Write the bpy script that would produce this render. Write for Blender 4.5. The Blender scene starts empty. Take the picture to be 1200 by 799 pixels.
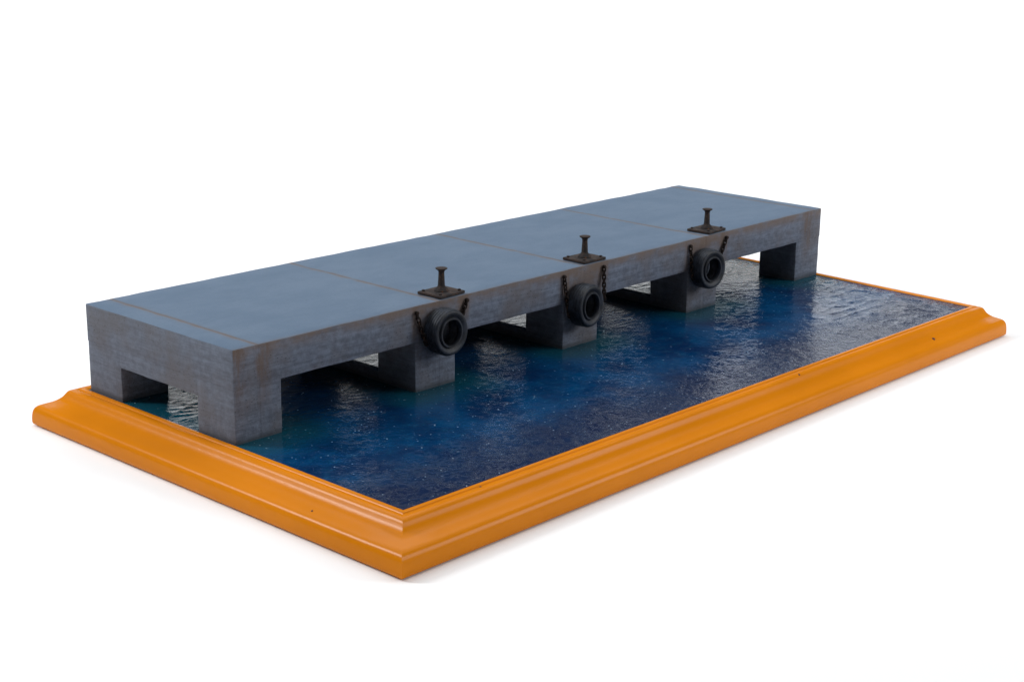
import bpy, bmesh, math, random
from mathutils import Vector, Matrix, noise
random.seed(7)
S = bpy.context.scene
col = S.collection

# ---------------------------------------------------------------- camera
cam_d = bpy.data.cameras.new("camera"); cam = bpy.data.objects.new("camera", cam_d); col.objects.link(cam)
yaw, pitch, roll = math.radians(47.27363), math.radians(-15.71316), math.radians(0.74994)
fwd = Vector((math.sin(yaw)*math.cos(pitch), math.cos(yaw)*math.cos(pitch), math.sin(pitch)))
rt = Vector((math.cos(yaw), -math.sin(yaw), 0)); up = rt.cross(fwd)
r2 = math.cos(roll)*rt + math.sin(roll)*up; u2 = -math.sin(roll)*rt + math.cos(roll)*up
M = Matrix((r2, u2, -fwd)).transposed().to_4x4(); M.translation = Vector((-0.51978, -0.69091, 0.30261))
cam.matrix_world = M
cam_d.sensor_width = 36; cam_d.lens = 36*1873.59/1200
cam_d.clip_start = 0.01; cam_d.clip_end = 50
S.camera = cam
# ---------------------------------------------------------------- world, exposure, studio lamps
w = bpy.data.worlds.new("World"); S.world = w; w.use_nodes = True
bg = w.node_tree.nodes["Background"]; bg.inputs[0].default_value = (0.93, 0.96, 1, 1); bg.inputs[1].default_value = 0.07
S.view_settings.view_transform = 'Standard'; S.view_settings.look = 'None'
S.view_settings.exposure = 0; S.view_settings.gamma = 1
S.cycles.use_denoising = True
S.cycles.max_bounces = 8
def lamp(name, loc, to, sx, sy, power, color=(1, 1, 1)):
    d = bpy.data.lights.new(name, 'AREA'); d.shape = 'RECTANGLE'; d.size = sx; d.size_y = sy; d.energy = power; d.color = color
    o = bpy.data.objects.new(name, d); col.objects.link(o); o.location = loc
    o.rotation_euler = (Vector(to)-Vector(loc)).to_track_quat('-Z', 'Y').to_euler(); return o
lamp("overhead_softbox", (0.25, 0.25, 1.9), (0.3, 0.05, 0), 2.6, 2.6, 33)
lamp("side_softbox", (-0.82, 1.12, 1.08), (0.05, -0.05, 0), 0.26, 0.5, 20)
lamp("fill_softbox", (1.45, -1.45, 0.75), (0.3, 0, 0), 0.9, 0.8, 20)
lamp("backdrop_lamp", (1.0, 0.75, 1.7), (1.5, 1.35, 0.25), 2.8, 0.6, 20, (0.86, 0.94, 1.0))

# ---------------------------------------------------------------- helpers
def tag(o, label=None, cat=None, group=None, kind=None):
    if label: o['label'] = label
    if cat: o['category'] = cat
    if group: o['group'] = group
    if kind: o['kind'] = kind
    return o
def build(name, bm, mat, parent=None, smooth=False, angle=None):
    me = bpy.data.meshes.new(name); bmesh.ops.recalc_face_normals(bm, faces=bm.faces[:]); bm.to_mesh(me); bm.free()
    me.materials.append(mat)
    if smooth or angle:
        for p in me.polygons: p.use_smooth = True
        if angle: me.set_sharp_from_angle(angle=math.radians(angle))
    o = bpy.data.objects.new(name, me); col.objects.link(o)
    if parent: o.parent = parent
    return o
def empty(name, loc, rot=(0, 0, 0)):
    o = bpy.data.objects.new(name, None); col.objects.link(o); o.location = loc; o.rotation_euler = rot; o.empty_display_size = 0.01
    return o
def box(bm, x0, x1, y0, y1, z0, z1, bev=0.0, seg=2):
    vs = [bm.verts.new((x, y, z)) for z in (z0, z1) for x, y in ((x0, y0), (x1, y0), (x1, y1), (x0, y1))]
    fs = [bm.faces.new([vs[i] for i in f]) for f in ((3, 2, 1, 0), (4, 5, 6, 7), (0, 1, 5, 4), (1, 2, 6, 5), (2, 3, 7, 6), (3, 0, 4, 7))]
    if bev:
        es = list({e for f in fs for e in f.edges})
        bmesh.ops.bevel(bm, geom=es, offset=bev, segments=seg, profile=0.5, affect='EDGES')
def lathe(bm, prof, n=32, closed=False, axis='Z'):
    rings = []
    for r, h in prof:
        ring = []
        for k in range(n):
            a = 2*math.pi*k/n; c, s = r*math.cos(a), r*math.sin(a)
            ring.append(bm.verts.new((c, s, h) if axis == 'Z' else (c, h, s)))
        rings.append(ring)
    m = len(rings)
    for i in range(m if closed else m-1):
        A, B = rings[i], rings[(i+1) % m]
        for k in range(n): bm.faces.new((A[k], A[(k+1) % n], B[(k+1) % n], B[k]))
    if not closed:
        bm.faces.new(rings[0][::-1]); bm.faces.new(rings[-1])

# ---------------------------------------------------------------- materials
class N:
    def __init__(self, name):
        self.m = bpy.data.materials.new(name); self.m.use_nodes = True
        self.t = self.m.node_tree; self.b = self.t.nodes["Principled BSDF"]
    def n(self, typ, **k):
        nd = self.t.nodes.new(typ)
        for a, v in k.items(): setattr(nd, a, v)
        return nd
    def put(self, sock, v):
        if isinstance(v, bpy.types.NodeSocket): self.t.links.new(v, sock)
        elif isinstance(v, tuple) and sock.type == 'RGBA': sock.default_value = (*v[:3], 1)
        else: sock.default_value = v
    def coord(self, scale=(1, 1, 1)):
        c = self.n('ShaderNodeTexCoord'); mp = self.n('ShaderNodeMapping')
        self.put(mp.inputs[0], c.outputs['Object']); mp.inputs['Scale'].default_value = scale
        return mp.outputs[0]
    def noise(self, vec, scale, detail=4, rough=0.55, dist=0.0):
        x = self.n('ShaderNodeTexNoise'); self.put(x.inputs['Vector'], vec)
        x.inputs['Scale'].default_value = scale; x.inputs['Detail'].default_value = detail
        x.inputs['Roughness'].default_value = rough; x.inputs['Distortion'].default_value = dist
        return x.outputs['Fac']
    def noise_col(self, vec, scale):
        x = self.n('ShaderNodeTexNoise'); self.put(x.inputs['Vector'], vec); x.inputs['Scale'].default_value = scale; return x.outputs['Color']
    def voro(self, vec, scale, feature='F1', rand=1.0):
        x = self.n('ShaderNodeTexVoronoi'); x.feature = feature; self.put(x.inputs['Vector'], vec)
        x.inputs['Scale'].default_value = scale; x.inputs['Randomness'].default_value = rand
        return x.outputs['Distance']
    def ramp(self, v, a, b, lo=0.0, hi=1.0, smooth=True):
        x = self.n('ShaderNodeMapRange'); x.interpolation_type = 'SMOOTHSTEP' if smooth else 'LINEAR'
        self.put(x.inputs[0], v)
        for i, q in zip((1, 2, 3, 4), (a, b, lo, hi)): self.put(x.inputs[i], q)
        return x.outputs[0]
    def math(self, op, a, b=0.0, c=None):
        x = self.n('ShaderNodeMath', operation=op); self.put(x.inputs[0], a); self.put(x.inputs[1], b)
        if c is not None: self.put(x.inputs[2], c)
        return x.outputs[0]
    def mix(self, f, a, b, blend='MIX'):
        x = self.n('ShaderNodeMix', data_type='RGBA', blend_type=blend)
        self.put(x.inputs[0], f); self.put(x.inputs[6], a); self.put(x.inputs[7], b); return x.outputs[2]
    def sep(self, vec):
        x = self.n('ShaderNodeSeparateXYZ'); self.put(x.inputs[0], vec); return x.outputs
    def bump(self, h, dist, strength=1.0, prev=None):
        x = self.n('ShaderNodeBump'); self.put(x.inputs['Height'], h); x.inputs['Distance'].default_value = dist
        x.inputs['Strength'].default_value = strength
        if prev: self.put(x.inputs['Normal'], prev)
        return x.outputs[0]
    def out(self, **k):
        nm = dict(color='Base Color', rough='Roughness', metal='Metallic', normal='Normal', ior='IOR', spec='Specular IOR Level', coat='Coat Weight', coatr='Coat Roughness')
        for a, v in k.items(): self.put(self.b.inputs[nm[a]], v)
        return self.m

JOINTS = (0.0172, 0.1600, 0.2997, 0.4403, 0.5880)
STAIN_X = (0.004, 0.0210, 0.142, 0.183, 0.280, 0.321, 0.421, 0.465, 0.5800)
PIER_L, PIER_W, PIER_H = 0.600, 0.1464, 0.0557

def mat_white():
    g = N("white_paper"); return g.out(color=(0.9, 0.905, 0.91), rough=0.75, spec=0.2)

def mat_concrete_top():
    """painted deck slab: clean blue grey top with rusty joints, grimy sides"""
    g = N("painted_concrete")
    P = g.coord(); x, y, z = g.sep(P)
    geo = g.n('ShaderNodeNewGeometry'); nx, ny, nz = g.sep(geo.outputs['True Normal'])
    top = g.ramp(nz, 0.5, 0.9)
    endf = g.ramp(g.math('ABSOLUTE', nx), 0.5, 0.9)
    # --- top colour
    tA = g.noise(g.coord((1, 1.6, 1)), 26, 6, 0.6); tB = g.noise(g.coord((1, 2.2, 1)), 140, 4, 0.6)
    ctop = g.mix(g.ramp(tA, 0.3, 0.7), (0.099, 0.145, 0.212), (0.120, 0.168, 0.235))
    ctop = g.mix(g.ramp(tB, 0.52, 0.8, 0, 0.35), ctop, (0.10, 0.135, 0.19))
    ctop = g.mix(g.ramp(g.noise(P, 800, 3, 0.7), 0.5, 0.75, 0, 0.4), ctop, (0.085, 0.125, 0.18))
    fl = g.voro(P, 95); ctop = g.mix(g.ramp(fl, 0.05, 0.02, 0, 0.7), ctop, (0.05, 0.055, 0.07))
    wob = g.math('MULTIPLY', g.math('SUBTRACT', g.noise(P, 35, 3), 0.5), 0.0016)
    brk = g.noise(P, 70, 4, 0.7)
    xw = g.math('ADD', x, wob)
    line = None; halo = None
    for q in JOINTS:
        d = g.math('ABSOLUTE', g.math('SUBTRACT', xw, q))
        line = d if line is None else g.math('MINIMUM', line, d)
    lm = g.math('MULTIPLY', g.ramp(line, 0.0019, 0.0006), g.ramp(brk, 0.25, 0.55, 0.4, 0.95))
    hm = g.math('MULTIPLY', g.ramp(line, 0.006, 0.0008), g.ramp(brk, 0.40, 0.68, 0.05, 0.45))
    ctop = g.mix(hm, ctop, (0.15, 0.135, 0.14))
    ctop = g.mix(lm, ctop, (0.128, 0.108, 0.102))
    edge = g.math('MULTIPLY', g.ramp(g.math('ADD', y, g.math('MULTIPLY', g.noise(P, 60, 4), 0.004)), 0.0055, 0.0015), 0.55)
    ctop = g.mix(edge, ctop, (0.13, 0.125, 0.14))
    # --- side colour, streaked along the board marks
    sx_ = g.math('ADD', g.math('MULTIPLY', g.noise(g.coord((0.35, 0.35, 5.5)), 70, 6, 0.68), 0.5), g.math('MULTIPLY', g.noise(P, 210, 6, 0.72), 0.5))
    s2 = g.noise(g.coord((0.5, 0.5, 4)), 260, 5, 0.7); gr = g.noise(P, 900, 3, 0.7)
    s3 = g.noise(P, 28, 5, 0.6)
    cs = g.mix(g.ramp(sx_, 0.38, 0.62), (0.088, 0.102, 0.134), (0.154, 0.184, 0.246))
    cs = g.mix(g.ramp(s3, 0.42, 0.68, 0, 0.7), cs, (0.115, 0.105, 0.108))
    cs = g.mix(g.ramp(s2, 0.55, 0.72, 0, 0.6), cs, (0.045, 0.046, 0.052))
    cs = g.mix(g.ramp(gr, 0.55, 0.72, 0, 0.45), cs, (0.055, 0.058, 0.068))
    pit = g.voro(g.coord((1, 1, 2.2)), 330); cs = g.mix(g.math('MULTIPLY', g.ramp(pit, 0.22, 0.08), g.ramp(s3, 0.4, 0.6)), cs, (0.028, 0.028, 0.032))
    # rust and dirt: along the front arris and in streaks below joints and anchors
    rz = g.math('SUBTRACT', PIER_H, z)
    en = g.noise(g.coord((1, 1, 2)), 45, 5, 0.65)
    band = g.math('MULTIPLY', g.ramp(rz, 0.0095, 0.001), g.ramp(en, 0.32, 0.58, 0.15, 0.9))
    band = g.math('MULTIPLY', band, g.math('SUBTRACT', 1.0, endf))
    cs = g.mix(band, cs, (0.140, 0.110, 0.098))
    dl = None
    for q in STAIN_X:
        d = g.math('ABSOLUTE', g.math('SUBTRACT', xw, q)); dl = d if dl is None else g.math('MINIMUM', dl, d)
    st = g.noise(g.coord((2.4, 1, 0.6)), 70, 4, 0.65)
    stm = g.math('MULTIPLY', g.ramp(dl, 0.0080, 0.0025), g.ramp(st, 0.36, 0.62, 0.1, 0.85))
    stm = g.math('MULTIPLY', g.math('MULTIPLY', stm, g.ramp(rz, 0.052, 0.004)), g.math('SUBTRACT', 1.0, endf))
    cs = g.mix(stm, cs, (0.118, 0.088, 0.074))
    db = None
    for q in (0.163, 0.300, 0.444):
        d = g.math('ABSOLUTE', g.math('SUBTRACT', xw, q)); db = d if db is None else g.math('MINIMUM', db, d)
    bm_ = g.math('MULTIPLY', g.ramp(db, 0.027, 0.017), g.ramp(rz, 0.024, 0.006))
    bm_ = g.math('MULTIPLY', g.math('MULTIPLY', bm_, g.ramp(en, 0.30, 0.62, 0.15, 0.9)), g.math('SUBTRACT', 1.0, endf))
    cs = g.mix(bm_, cs, (0.122, 0.092, 0.078))
    # damp tide line close to the water
    cs = g.mix(g.ramp(g.math('ADD', z, g.math('MULTIPLY', s3, 0.006)), 0.0075, 0.0025, 0, 0.75), cs, (0.04, 0.05, 0.058))
    ce = g.mix(0.35, cs, (0.115, 0.122, 0.142))
    cs = g.mix(endf, cs, ce)
    c = g.mix(top, cs, ctop)
    h = g.math('ADD', g.math('MULTIPLY', sx_, g.ramp(top, 0, 1, 1.0, 0.1)), g.math('MULTIPLY', g.ramp(pit, 0.05, 0.25), 0.35))
    nb = g.bump(h, 0.0005, 0.8)
    nb = g.bump(g.math('SUBTRACT', g.noise(P, 700, 4, 0.7), lm), 0.00022, 0.7, nb)
    return g.out(color=c, rough=g.ramp(top, 0, 1, 0.8, 0.72), spec=0.15, normal=nb)

def mat_water():
    g = N("tinted_resin_water")
    P = g.coord(); x, y, z = g.sep(P)
    # painted teal shallows round the legs
    m = None
    warp = g.math('MULTIPLY', g.math('SUBTRACT', g.noise(P, 40, 4), 0.5), 0.03)
    for cx, hw in ((0.017, 0.017), (0.158, 0.017), (0.298, 0.018), (0.440, 0.018), (0.583, 0.017)):
        dx = g.math('MAXIMUM', g.math('SUBTRACT', g.math('ABSOLUTE', g.math('SUBTRACT', x, cx)), hw), 0.0)
        d = g.math('POWER', dx, 2.0); m = d if m is None else g.math('MINIMUM', m, d)
    dy = g.math('MAXIMUM', g.math('SUBTRACT', 0.0, y), 0.0)
    dy2 = g.math('POWER', dy, 2.0)
    dist = g.math('ADD', g.math('SQRT', g.math('ADD', m, dy2)), warp)
    n1 = g.noise(P, 22, 5, 0.6); n2 = g.noise(g.coord((1, 1.5, 1)), 120, 5, 0.65)
    c = g.mix(g.ramp(n1, 0.35, 0.65), (0.001, 0.016, 0.062), (0.001, 0.042, 0.125))
    c = g.mix(g.ramp(n2, 0.5, 0.75, 0, 0.5), c, (0.008, 0.075, 0.15))
    c = g.mix(g.ramp(dist, 0.040, 0.002, 0, 0.85), c, (0.004, 0.062, 0.088))
    # outer water: darker indigo, the tone of its reflection put into the colour
    far = g.ramp(g.math('ADD', dy, warp), 0.07, 0.125, 0, 0.8)
    c = g.mix(far, c, (0.004, 0.012, 0.048))
    # trapped bubbles and tiny foam flecks
    vn = g.voro(P, 300); fm = g.math('MULTIPLY', g.ramp(vn, 0.20, 0.08), g.ramp(g.noise(P, 130, 3), 0.50, 0.66))
    c = g.mix(g.math('MULTIPLY', fm, 0.65), c, (0.42, 0.55, 0.66))
    h1 = g.noise(g.coord((1, 1.25, 1)), 150, 5, 0.62, 0.8); h2 = g.noise(P, 420, 4, 0.62, 0.6)
    rear = g.math('MAXIMUM', g.ramp(y, -0.065, -0.125, 0.20, 0.55), g.ramp(y, -0.015, 0.012, 0.20, 0.42))
    rear = g.math('MAXIMUM', rear, g.ramp(x, 0.50, 0.58, 0.20, 0.8))
    frt = g.math('MAXIMUM', g.ramp(y, -0.068, -0.120, 0.12, 0.85), g.ramp(x, 0.50, 0.58, 0.12, 0.6))
    wv = g.noise(P, 75, 3, 0.5); wp = g.n('ShaderNodeVectorMath', operation='SCALE'); g.put(wp.inputs[0], g.noise_col(P, 90)); wp.inputs[3].default_value = 0.012
    ad = g.n('ShaderNodeVectorMath', operation='ADD'); g.put(ad.inputs[0], P); g.put(ad.inputs[1], wp.outputs[0])
    scr = g.noise(ad.outputs[0], 105, 4, 0.6, 1.6)
    scr = g.ramp(g.math('ABSOLUTE', g.math('SUBTRACT', scr, 0.5)), 0.0, 0.09, 1, 0)
    nb = g.bump(g.math('MULTIPLY', h1, rear), 0.0006, 0.8); nb = g.bump(g.math('MULTIPLY', h2, rear), 0.0002, 0.8, nb)
    nb = g.bump(g.math('MULTIPLY', scr, frt), 0.00036, 0.9, nb)
    return g.out(color=c, rough=0.085, ior=1.36, normal=nb)

def mat_orange():
    g = N("orange_lacquer")
    P = g.coord(); n1 = g.noise(P, 9, 4, 0.6); n2 = g.noise(P, 60, 5, 0.65)
    c = g.mix(g.ramp(n1, 0.3, 0.7), (0.585, 0.182, 0.002), (0.655, 0.206, 0.003))
    c = g.mix(g.ramp(n2, 0.55, 0.8, 0, 0.25), c, (0.62, 0.17, 0.002))
    sp = g.voro(P, 140); c = g.mix(g.math('MULTIPLY', g.ramp(sp, 0.045, 0.02), g.ramp(g.noise(P, 45, 2), 0.6, 0.66)), c, (0.16, 0.04, 0.004))
    nb = g.bump(g.noise(P, 55, 3), 0.0006, 0.25); nb = g.bump(g.noise(P, 600, 3), 0.00006, 0.4, nb)
    return g.out(color=c, rough=0.25, spec=0.10, normal=nb)

def mat_rust(name, a, b, c3, rough=0.75):
    g = N(name); P = g.coord()
    n1 = g.noise(P, 190, 5, 0.65); n2 = g.noise(P, 520, 4, 0.6)
    c = g.mix(g.ramp(n1, 0.4, 0.62), a, b); c = g.mix(g.ramp(n2, 0.58, 0.75, 0, 0.7), c, c3)
    return g.out(color=c, rough=rough, metal=0.0, spec=0.2, normal=g.bump(n2, 0.0004, 0.8))
def mat_rubber():
    g = N("weathered_rubber"); P = g.coord()
    n1 = g.noise(P, 130, 5, 0.65); n2 = g.noise(P, 600, 4, 0.6)
    c = g.mix(g.ramp(n1, 0.35, 0.68), (0.006, 0.008, 0.012), (0.020, 0.027, 0.042))
    c = g.mix(g.ramp(n2, 0.62, 0.8, 0, 0.5), c, (0.09, 0.07, 0.058))
    return g.out(color=c, rough=0.5, spec=0.25, normal=g.bump(n2, 0.0002, 0.7))
def plain(name, c, rough=0.6, metal=0.0):
    g = N(name); P = g.coord(); n = g.noise(P, 300, 3)
    return g.out(color=g.mix(n, tuple(v*0.75 for v in c), c), rough=rough, metal=metal)

WHITE, CONC, WATER, ORANGE = mat_white(), mat_concrete_top(), mat_water(), mat_orange()
IRON = mat_rust("rusty_bollard_iron", (0.020, 0.018, 0.019), (0.044, 0.030, 0.025), (0.19, 0.072, 0.026))
CHAIN = mat_rust("rusty_chain_iron", (0.008, 0.006, 0.006), (0.022, 0.013, 0.010), (0.075, 0.032, 0.018))
RUBBER = mat_rubber()
HOLE = plain("dark_nail", (0.09, 0.018, 0.006), 0.5)
BOLT = plain("worn_steel", (0.20, 0.20, 0.22), 0.4, 0.6)
GREYPLUG = plain("grey_fender_core", (0.13, 0.14, 0.16), 0.6)

# ---------------------------------------------------------------- white studio table, swept up behind
TABLE_Z = -0.0226
bd = Vector((math.sin(yaw), math.cos(yaw), 0)); bs = Vector((bd.y, -bd.x, 0)); oc = Vector((0.29, 0.0, 0))
prof = [(-3.2, 0), (-1.5, 0), (0.0, 0), (0.85, 0)]
Rr = 0.75
for k in range(1, 17):
    a = math.radians(72)*k/16; prof.append((0.85+Rr*math.sin(a), Rr*(1-math.cos(a))))

bm = bmesh.new(); rows = []
for d, h in prof: rows.append([bm.verts.new(oc+bd*d+bs*s+Vector((0, 0, TABLE_Z+h))) for s in (-2.6, -0.9, 0.9, 2.6)])
for A, B in zip(rows, rows[1:]):
    for k in range(3): bm.faces.new((A[k], A[k+1], B[k+1], B[k]))
o = build("backdrop", bm, WHITE, smooth=True)
tag(o, "plain white studio table sweeping up behind the model", "backdrop", kind='structure')

# ---------------------------------------------------------------- wooden display base
IN = [Vector(p) for p in ((-0.0012, -0.1385), (0.5922, -0.1425), (0.6060, 0.1490), (-0.0012, 0.1490))]
OUT = [Vector(p) for p in ((-0.0268, -0.1644), (0.6112, -0.1642), (0.6270, 0.1715), (-0.0272, 0.1712))]
PROF = [(-0.03, -21.6), (-0.03, 0.0), (0.0, 0.45), (0.02, 0.70), (0.09, 0.80), (0.112, 0.65), (0.124, 0.3), (0.134, 0.02), (0.150, -0.02), (0.165, 0.15),
        (0.185, 0.30), (0.22, 0.35), (0.26, 0.15), (0.300, -0.25), (0.335, -0.9), (0.365, -1.9), (0.395, -3.1), (0.430, -4.2), (0.48, -5.3), (0.54, -6.3), (0.61, -7.2),
        (0.69, -7.9), (0.77, -8.55), (0.84, -9.2), (0.895, -10.0), (0.935, -11.0), (0.965, -12.4), (0.983, -14.0), (0.993, -15.8), (0.999, -17.8), (1.0, -19.6), (0.994, -20.9), (0.970, -21.7)]
base = empty("display_base", (0, 0, 0))
tag(base, "orange lacquered wooden display base with moulded edge", "display base")
nsub = 12
bm = bmesh.new()
loop = []
for c in range(4):
    steps = nsub if c != 0 else 24
    for k in range(steps):
        loop.append((c, k/steps))
cols_ = []
for c, t in loop:
    a, b = IN[c], IN[(c+1) % 4]; A, B = OUT[c], OUT[(c+1) % 4]
    pi_, po_ = a.lerp(b, t), A.lerp(B, t)
    cols_.append([bm.verts.new((*(pi_.lerp(po_, s)), h*0.001)) for s, h in PROF])
n = len(cols_); m = len(PROF)
for i in range(n):
    A, B = cols_[i], cols_[(i+1) % n]
    for k in range(m): bm.faces.new((A[k], A[(k+1) % m], B[(k+1) % m], B[k]))
build("moulding", bm, ORANGE, base, angle=40)
# four thin felt pads lift the base
for c in range(4):
    ctr = (IN[0]+IN[1]+IN[2]+IN[3])/4; p = IN[c].lerp(ctr, 0.04)
    bm = bmesh.new(); lathe(bm, [(0.008, TABLE_Z), (0.008, -0.0216)], 24); o = build("pad", bm, HOLE, base); 
    for v in o.data.vertices: v.co.x += p.x; v.co.y += p.y
def profile_at(s):
    for (a, h), (b, k) in zip(PROF[1:], PROF[2:]):
        if a <= s <= b: return h+(k-h)*(s-a)/(b-a), (k-h)*0.001, (b-a)
for c, t, s, r in ((0, 0.852, 0.60, 0.0014), (0, 0.585, 0.30, 0.0008), (0, 0.093, 0.17, 0.0007), (3, 0.79, 0.74, 0.0007)):
    pi_, po_ = IN[c].lerp(IN[(c+1) % 4], t), OUT[c].lerp(OUT[(c+1) % 4], t); p = pi_.lerp(po_, s); h = profile_at(s)[0]*0.001
    bm = bmesh.new(); bmesh.ops.create_uvsphere(bm, u_segments=12, v_segments=8, radius=r)
    bmesh.ops.translate(bm, verts=bm.verts[:], vec=(p.x, p.y, h-r*0.35)); build("nail_head", bm, HOLE, base, smooth=True)

# ---------------------------------------------------------------- water
NX, NY = 470, 230
WIN = [Vector((-0.0010, -0.1382)), Vector((0.5920, -0.1422)), Vector((0.6057, 0.1487)), Vector((-0.0010, 0.1487))]
bm = bmesh.new(); grid = []
for j in range(NY+1):
    v = j/NY; row = []
    for i in range(NX+1):
        u = i/NX
        p = WIN[0].lerp(WIN[1], u).lerp(WIN[3].lerp(WIN[2], u), v)
        q = Vector((p.x, p.y*1.15, 0))
        rear = min(1, max(0, (p.y+0.012)/0.03)); side = min(1, max(0, (p.x-0.47-p.y*0.3)/0.08))
        amp = 0.11 + 0.12*rear + 0.40*side*(1-rear)
        rid = max(0, 0.55-abs(noise.noise(Vector((q.x*50, q.y*88, 4.0)))*1.7))**2*(1+noise.noise(q*25))
        ridr = max(0, 0.42-abs(noise.noise(Vector((q.x*70, q.y*120, 9.0)))*1.6))**2*max(0, 0.6+1.6*noise.noise(q*38+Vector((5, 1, 0))))
        hgt = amp*(0.00040*noise.fractal(q*55, 0.9, 2.1, 3) + 0.00012*noise.fractal(q*170+Vector((3, 9, 1)), 0.8, 2.2, 3)) + rid*(0.0020*side+0.00010)*(1-rear*0.7)+ridr*0.0024*rear
        e = min(u*NX, (1-u)*NX, v*NY, (1-v)*NY); e = min(1, e/7)
        row.append(bm.verts.new((p.x, p.y, -0.0002+hgt*(0.25+0.75*e)*0.8)))
    grid.append(row)
for j in range(NY):
    for i in range(NX): bm.faces.new((grid[j][i], grid[j][i+1], grid[j+1][i+1], grid[j+1][i]))
bot = [bm.verts.new((p.x, p.y, -0.014)) for p in WIN]
bm.faces.new([grid[0][i] for i in range(NX, -1, -1)]+[bot[0], bot[1]])
bm.faces.new([grid[NY][i] for i in range(NX+1)]+[bot[2], bot[3]])
bm.faces.new([grid[j][0] for j in range(NY+1)]+[bot[3], bot[0]])
bm.faces.new([grid[j][NX] for j in range(NY, -1, -1)]+[bot[1], bot[2]])
bm.faces.new(bot[::-1])
o = build("water", bm, WATER, angle=60)
tag(o, "rippled blue resin water filling the orange base", "water", kind='structure')

# ---------------------------------------------------------------- pier
pier = empty("pier", (0, 0, 0))
tag(pier, "blue grey concrete pier on square legs with brown deck joints", "pier")
def chip(bm, amp, seed):
    for v in bm.verts:
        n3 = noise.noise_vector(v.co*90+Vector((seed, seed*2, 0))); v.co += n3*amp
bm = bmesh.new()
HB, HS = 0.0319, 0.0218
box(bm, 0, PIER_L, 0, PIER_W, HB, PIER_H)
for axis, N_ in ((0, 60), (1, 14)):
    L_ = (PIER_L, PIER_W)[axis]
    for k in range(1, N_):
        pc = [0, 0, 0]; pc[axis] = L_*k/N_; pn = [0, 0, 0]; pn[axis] = 1
        bmesh.ops.bisect_plane(bm, geom=bm.verts[:]+bm.edges[:]+bm.faces[:], plane_co=pc, plane_no=pn)
sharp = [e for e in bm.edges if len(e.link_faces) == 2 and e.calc_face_angle() > 1.0]
bmesh.ops.bevel(bm, geom=sharp, offset=0.0009, segments=2, profile=0.5, affect='EDGES')
chip(bm, 0.0003, 3.1)
build("deck", bm, CONC, pier, angle=35)
LEGS = ((0.0, 0.0339), (0.1403, 0.1752), (0.2799, 0.3166), (0.4205, 0.4580), (0.5660, 0.6000))
D = 0.0351
def leg(x0, x1, y0, y1, sd):
    bm = bmesh.new(); box(bm, x0, x1, y0, y1, -0.008, HB+0.0004)
    for axis, lo, hi in ((2, -0.008, HB), (0, x0, x1), (1, y0, y1)):
        for k in range(1, 5):
            pc = [0, 0, 0]; pc[axis] = lo+(hi-lo)*k/5; pn = [0, 0, 0]; pn[axis] = 1
            bmesh.ops.bisect_plane(bm, geom=bm.verts[:]+bm.edges[:]+bm.faces[:], plane_co=pc, plane_no=pn)
    es = [e for e in bm.edges if len(e.link_faces) == 2 and e.calc_face_angle() > 1.0 and abs(e.verts[0].co.z-e.verts[1].co.z) > 1e-4]
    bmesh.ops.bevel(bm, geom=es, offset=0.0007, segments=2, profile=0.5, affect='EDGES')
    chip(bm, 0.0003, 3.1)
    build("leg", bm, CONC, pier, angle=35)
for i, (a, b) in enumerate(LEGS):
    e0 = 0.0003; 
    leg(a+(e0 if i == 0 else 0), b-(e0 if i == 4 else 0), e0, D, i+0.3)
    leg(a+(e0 if i == 0 else 0), b-(e0 if i == 4 else 0), PIER_W-D, PIER_W-e0, i+7.7)
for a, b in ((0.0003, 0.0339), (0.5660, 0.5997)):
    bm = bmesh.new(); box(bm, a+(0.0 if a < .1 else 0.0005), b-(0.0005 if a < .1 else 0.0), D-0.001, PIER_W-D+0.001, HS, HB+0.0004, 0.0)
    for axis, lo, hi in ((2, HS, HB), (1, D, PIER_W-D)):
        for k in range(1, 8 if axis == 1 else 3):
            pc = [0, 0, 0]; pc[axis] = lo+(hi-lo)*k/(8 if axis == 1 else 3); pn = [0, 0, 0]; pn[axis] = 1
            bmesh.ops.bisect_plane(bm, geom=bm.verts[:]+bm.edges[:]+bm.faces[:], plane_co=pc, plane_no=pn)
    chip(bm, 0.0003, 3.1)
    build("end_beam", bm, CONC, pier, angle=35)

for a, b in LEGS[1:4]:                                   # thin low sill between front and back legs
    bm = bmesh.new(); box(bm, a+0.0006, a+0.0070, D-0.001, PIER_W-D+0.001, -0.008, 0.0064, 0.0006)
    build("sill", bm, CONC, pier, angle=35)

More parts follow.
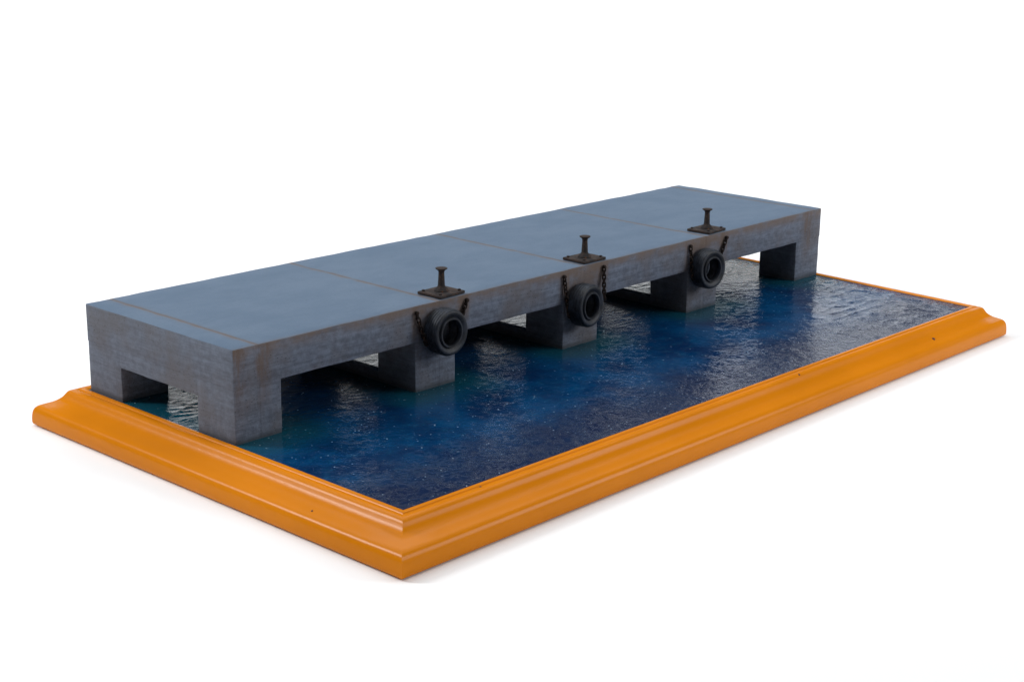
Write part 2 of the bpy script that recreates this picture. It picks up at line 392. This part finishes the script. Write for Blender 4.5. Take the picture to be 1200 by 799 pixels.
# ---------------------------------------------------------------- bollards
def copy_thing(root):
    r = root.copy(); col.objects.link(r)
    for ch in root.children:
        c = ch.copy(); col.objects.link(c); c.parent = r
        for g in ch.children:
            d = g.copy(); col.objects.link(d); d.parent = c
    return r
def make_bollard():
    root = empty("bollard", (0, 0, 0))
    bm = bmesh.new(); box(bm, -0.0115, 0.0115, -0.0100, 0.0100, 0.0002, 0.0021, 0.0004); chip(bm, 0.0002, 1.2)
    build("base_plate", bm, IRON, root)
    bm = bmesh.new()
    lathe(bm, [(0.0050, 0.0019), (0.0050, 0.0023), (0.0046, 0.0030), (0.0036, 0.0041), (0.0027, 0.0048), (0.0023, 0.0056), (0.0021, 0.0090), (0.0019, 0.0130), (0.0019, 0.0144), (0.0022, 0.0152), (0.0028, 0.0158)], 28)
    build("post", bm, IRON, root, angle=50)
    bm = bmesh.new()
    lathe(bm, [(0.0027, 0.0157), (0.0036, 0.0162), (0.0039, 0.0165), (0.0039, 0.0168), (0.0036, 0.0170), (0.0018, 0.0171)], 28)
    build("cap", bm, IRON, root, angle=50)
    for sx in (-1, 1):
        for sy in (-1, 1):
            bm = bmesh.new(); lathe(bm, [(0.0011, 0.0020), (0.0011, 0.0028), (0.0007, 0.0031)], 6)
            o = build("bolt", bm, IRON if (sx, sy) != (1, -1) else IRON, root)
            o.location = (sx*0.0088, sy*0.0074, 0)
    return root
b0 = make_bollard()
for i, (x, lab) in enumerate(((0.1735, "rusty iron mooring bollard on the pier edge, leftmost of the three and nearest the camera"),
                              (0.3135, "rusty iron mooring bollard at the middle of the pier edge"),
                              (0.4565, "rusty iron mooring bollard farthest along the pier, near the open water end"))):
    b = b0 if i == 0 else copy_thing(b0)
    b.location = (x, 0.0110, PIER_H+0.0001); b.rotation_euler = (0, 0, (0.03, -0.02, 0.05)[i])
    tag(b, lab, "bollard", "mooring bollards along the pier edge")

# ---------------------------------------------------------------- tyre fenders and their chains
def make_tyre():
    R, r, wd = 0.0149, 0.0080, 0.0052; k = 1.15
    root = empty("tyre", (0, 0, 0))
    def ring(name, p):
        bm = bmesh.new(); lathe(bm, [(a, h*k) for a, h in p], 56, closed=True, axis='Y'); chip(bm, 0.00012, 5)
        return build(name, bm, RUBBER, root, angle=45)
    ring("casing", [(r, -0.0030), (r+0.0001, -0.0047), (r+0.0005, -0.0053), (r+0.0014, -0.0053), (r+0.0018, -0.0048), (r+0.0021, -0.0042), (r+0.0027, -0.0044), (R-0.0030, -wd), (R-0.0016, -wd), (R-0.0007, -0.0048), (R-0.0004, -0.0040),
                    (R-0.0004, 0.0038), (R-0.0012, 0.0047), (R-0.0026, wd), (r+0.0024, 0.0051), (r+0.0004, 0.0042), (r, 0.0030), (r+0.0008, 0.0020), (r+0.0024, 0.0), (r+0.0008, -0.0020)])
    tr = [(R-0.0010, -0.0036)]
    for c in (-0.0026, -0.0009, 0.0009, 0.0026):
        tr += [(R-0.0003, c-0.0008), (R, c-0.0007), (R, c+0.0007), (R-0.0003, c+0.0008)]
    ring("tread", tr+[(R-0.0010, 0.0036)])
    return root
tyres = ((0.1595, 0.0372, 0.05, 0.0), (0.2945, 0.0300, 0.02, 0.10), (0.4350, 0.0330, 0.14, -0.08))
labs = ("black tyre fender hanging highest, on the pier leg nearest the pier's left end",
        "black tyre fender hanging lowest, on the middle pier leg with a pale spot inside",
        "black tyre fender on the pier leg farthest right, hanging slightly askew")
t0 = make_tyre()
for i, ((x, z, ry, rz), lab) in enumerate(zip(tyres, labs)):
    t = t0 if i == 0 else copy_thing(t0)
    t.location = (x, -0.0068, z); t.rotation_euler = (-0.03, ry*3, rz)
    tag(t, lab, "tyre", "tyre fenders hanging on the pier face")
def link_mesh():
    bm = bmesh.new(); n, k = 18, 6; R, L2, rr = 0.00112, 0.00085, 0.00052
    rings = []
    for i in range(n):
        a = 2*math.pi*i/n; c, s = math.cos(a), math.sin(a)
        ctr = Vector((R*c, 0, R*s+(L2 if s > 0 else -L2 if s < -1e-6 else 0)))
        nrm = Vector((c, 0, s))
        rings.append([bm.verts.new(ctr+nrm*rr*math.cos(2*math.pi*j/k)+Vector((0, 1, 0))*rr*math.sin(2*math.pi*j/k)) for j in range(k)])
    for i in range(n):
        A, B = rings[i], rings[(i+1) % n]
        for j in range(k): bm.faces.new((A[j], A[(j+1) % k], B[(j+1) % k], B[j]))
    return bm
proto_link = None; proto_ring = None
def make_chain(a, b, sag, lab):
    global proto_link, proto_ring
    a, b = Vector(a), Vector(b)
    root = empty("chain", a)
    tag(root, lab, "chain", "fender chains on the pier face")
    # eye plate that holds the chain
    if proto_ring is None:
        bm = bmesh.new(); lathe(bm, [(0.0013, 0.0), (0.0013, 0.0016), (0.0008, 0.0021)], 10, axis='Y')
        for v in bm.verts: v.co.y = -v.co.y+0.0006
        proto_ring = build("eye_bolt", bm, CHAIN, root)
    else:
        e = proto_ring.copy(); col.objects.link(e); e.parent = root
    nlk = max(4, round((b-a).length/0.0029)+1)
    pts = []
    for i in range(nlk+1):
        t = i/nlk; p = a.lerp(b, t); p.z -= sag*4*t*(1-t); pts.append(p)
    for i in range(nlk):
        c = (pts[i]+pts[i+1])/2-a; d = (pts[i+1]-pts[i]).normalized()
        if proto_link is None: proto_link = lk = build("link", link_mesh(), CHAIN, root, smooth=True)
        else: lk = proto_link.copy(); col.objects.link(lk); lk.parent = root
        q = d.to_track_quat('Z', 'Y').to_matrix() @ Matrix.Rotation((i % 2)*math.pi/2+0.5, 3, 'Z')
        lk.location = c; lk.rotation_euler = q.to_euler()
names = ("the tyre nearest the left end", "the middle tyre", "the far right tyre")
anch = (((0.1402, 0.0515), (0.1842, 0.0520)), ((0.2785, 0.0515), (0.3205, 0.0517)), ((0.4206, 0.0511), (0.4660, 0.0511)))
for i, ((x, z, ry, rz), (pl, pr)) in enumerate(zip(tyres, anch)):
    make_chain((pl[0], -0.0012, pl[1]), (x-0.0140, -0.0045, z-0.0060), 0.0016, "short rusty chain holding the left side of "+names[i])
    ex, ez = ((0.0160, 0.0010), (0.0222, -0.0010), (0.0195, 0.0010))[i]
    make_chain((pr[0], -0.0012, pr[1]), (x+ex, (-0.0026, -0.0050, -0.0026)[i], z+ez), 0.0008, "short rusty chain holding the right side of "+names[i])
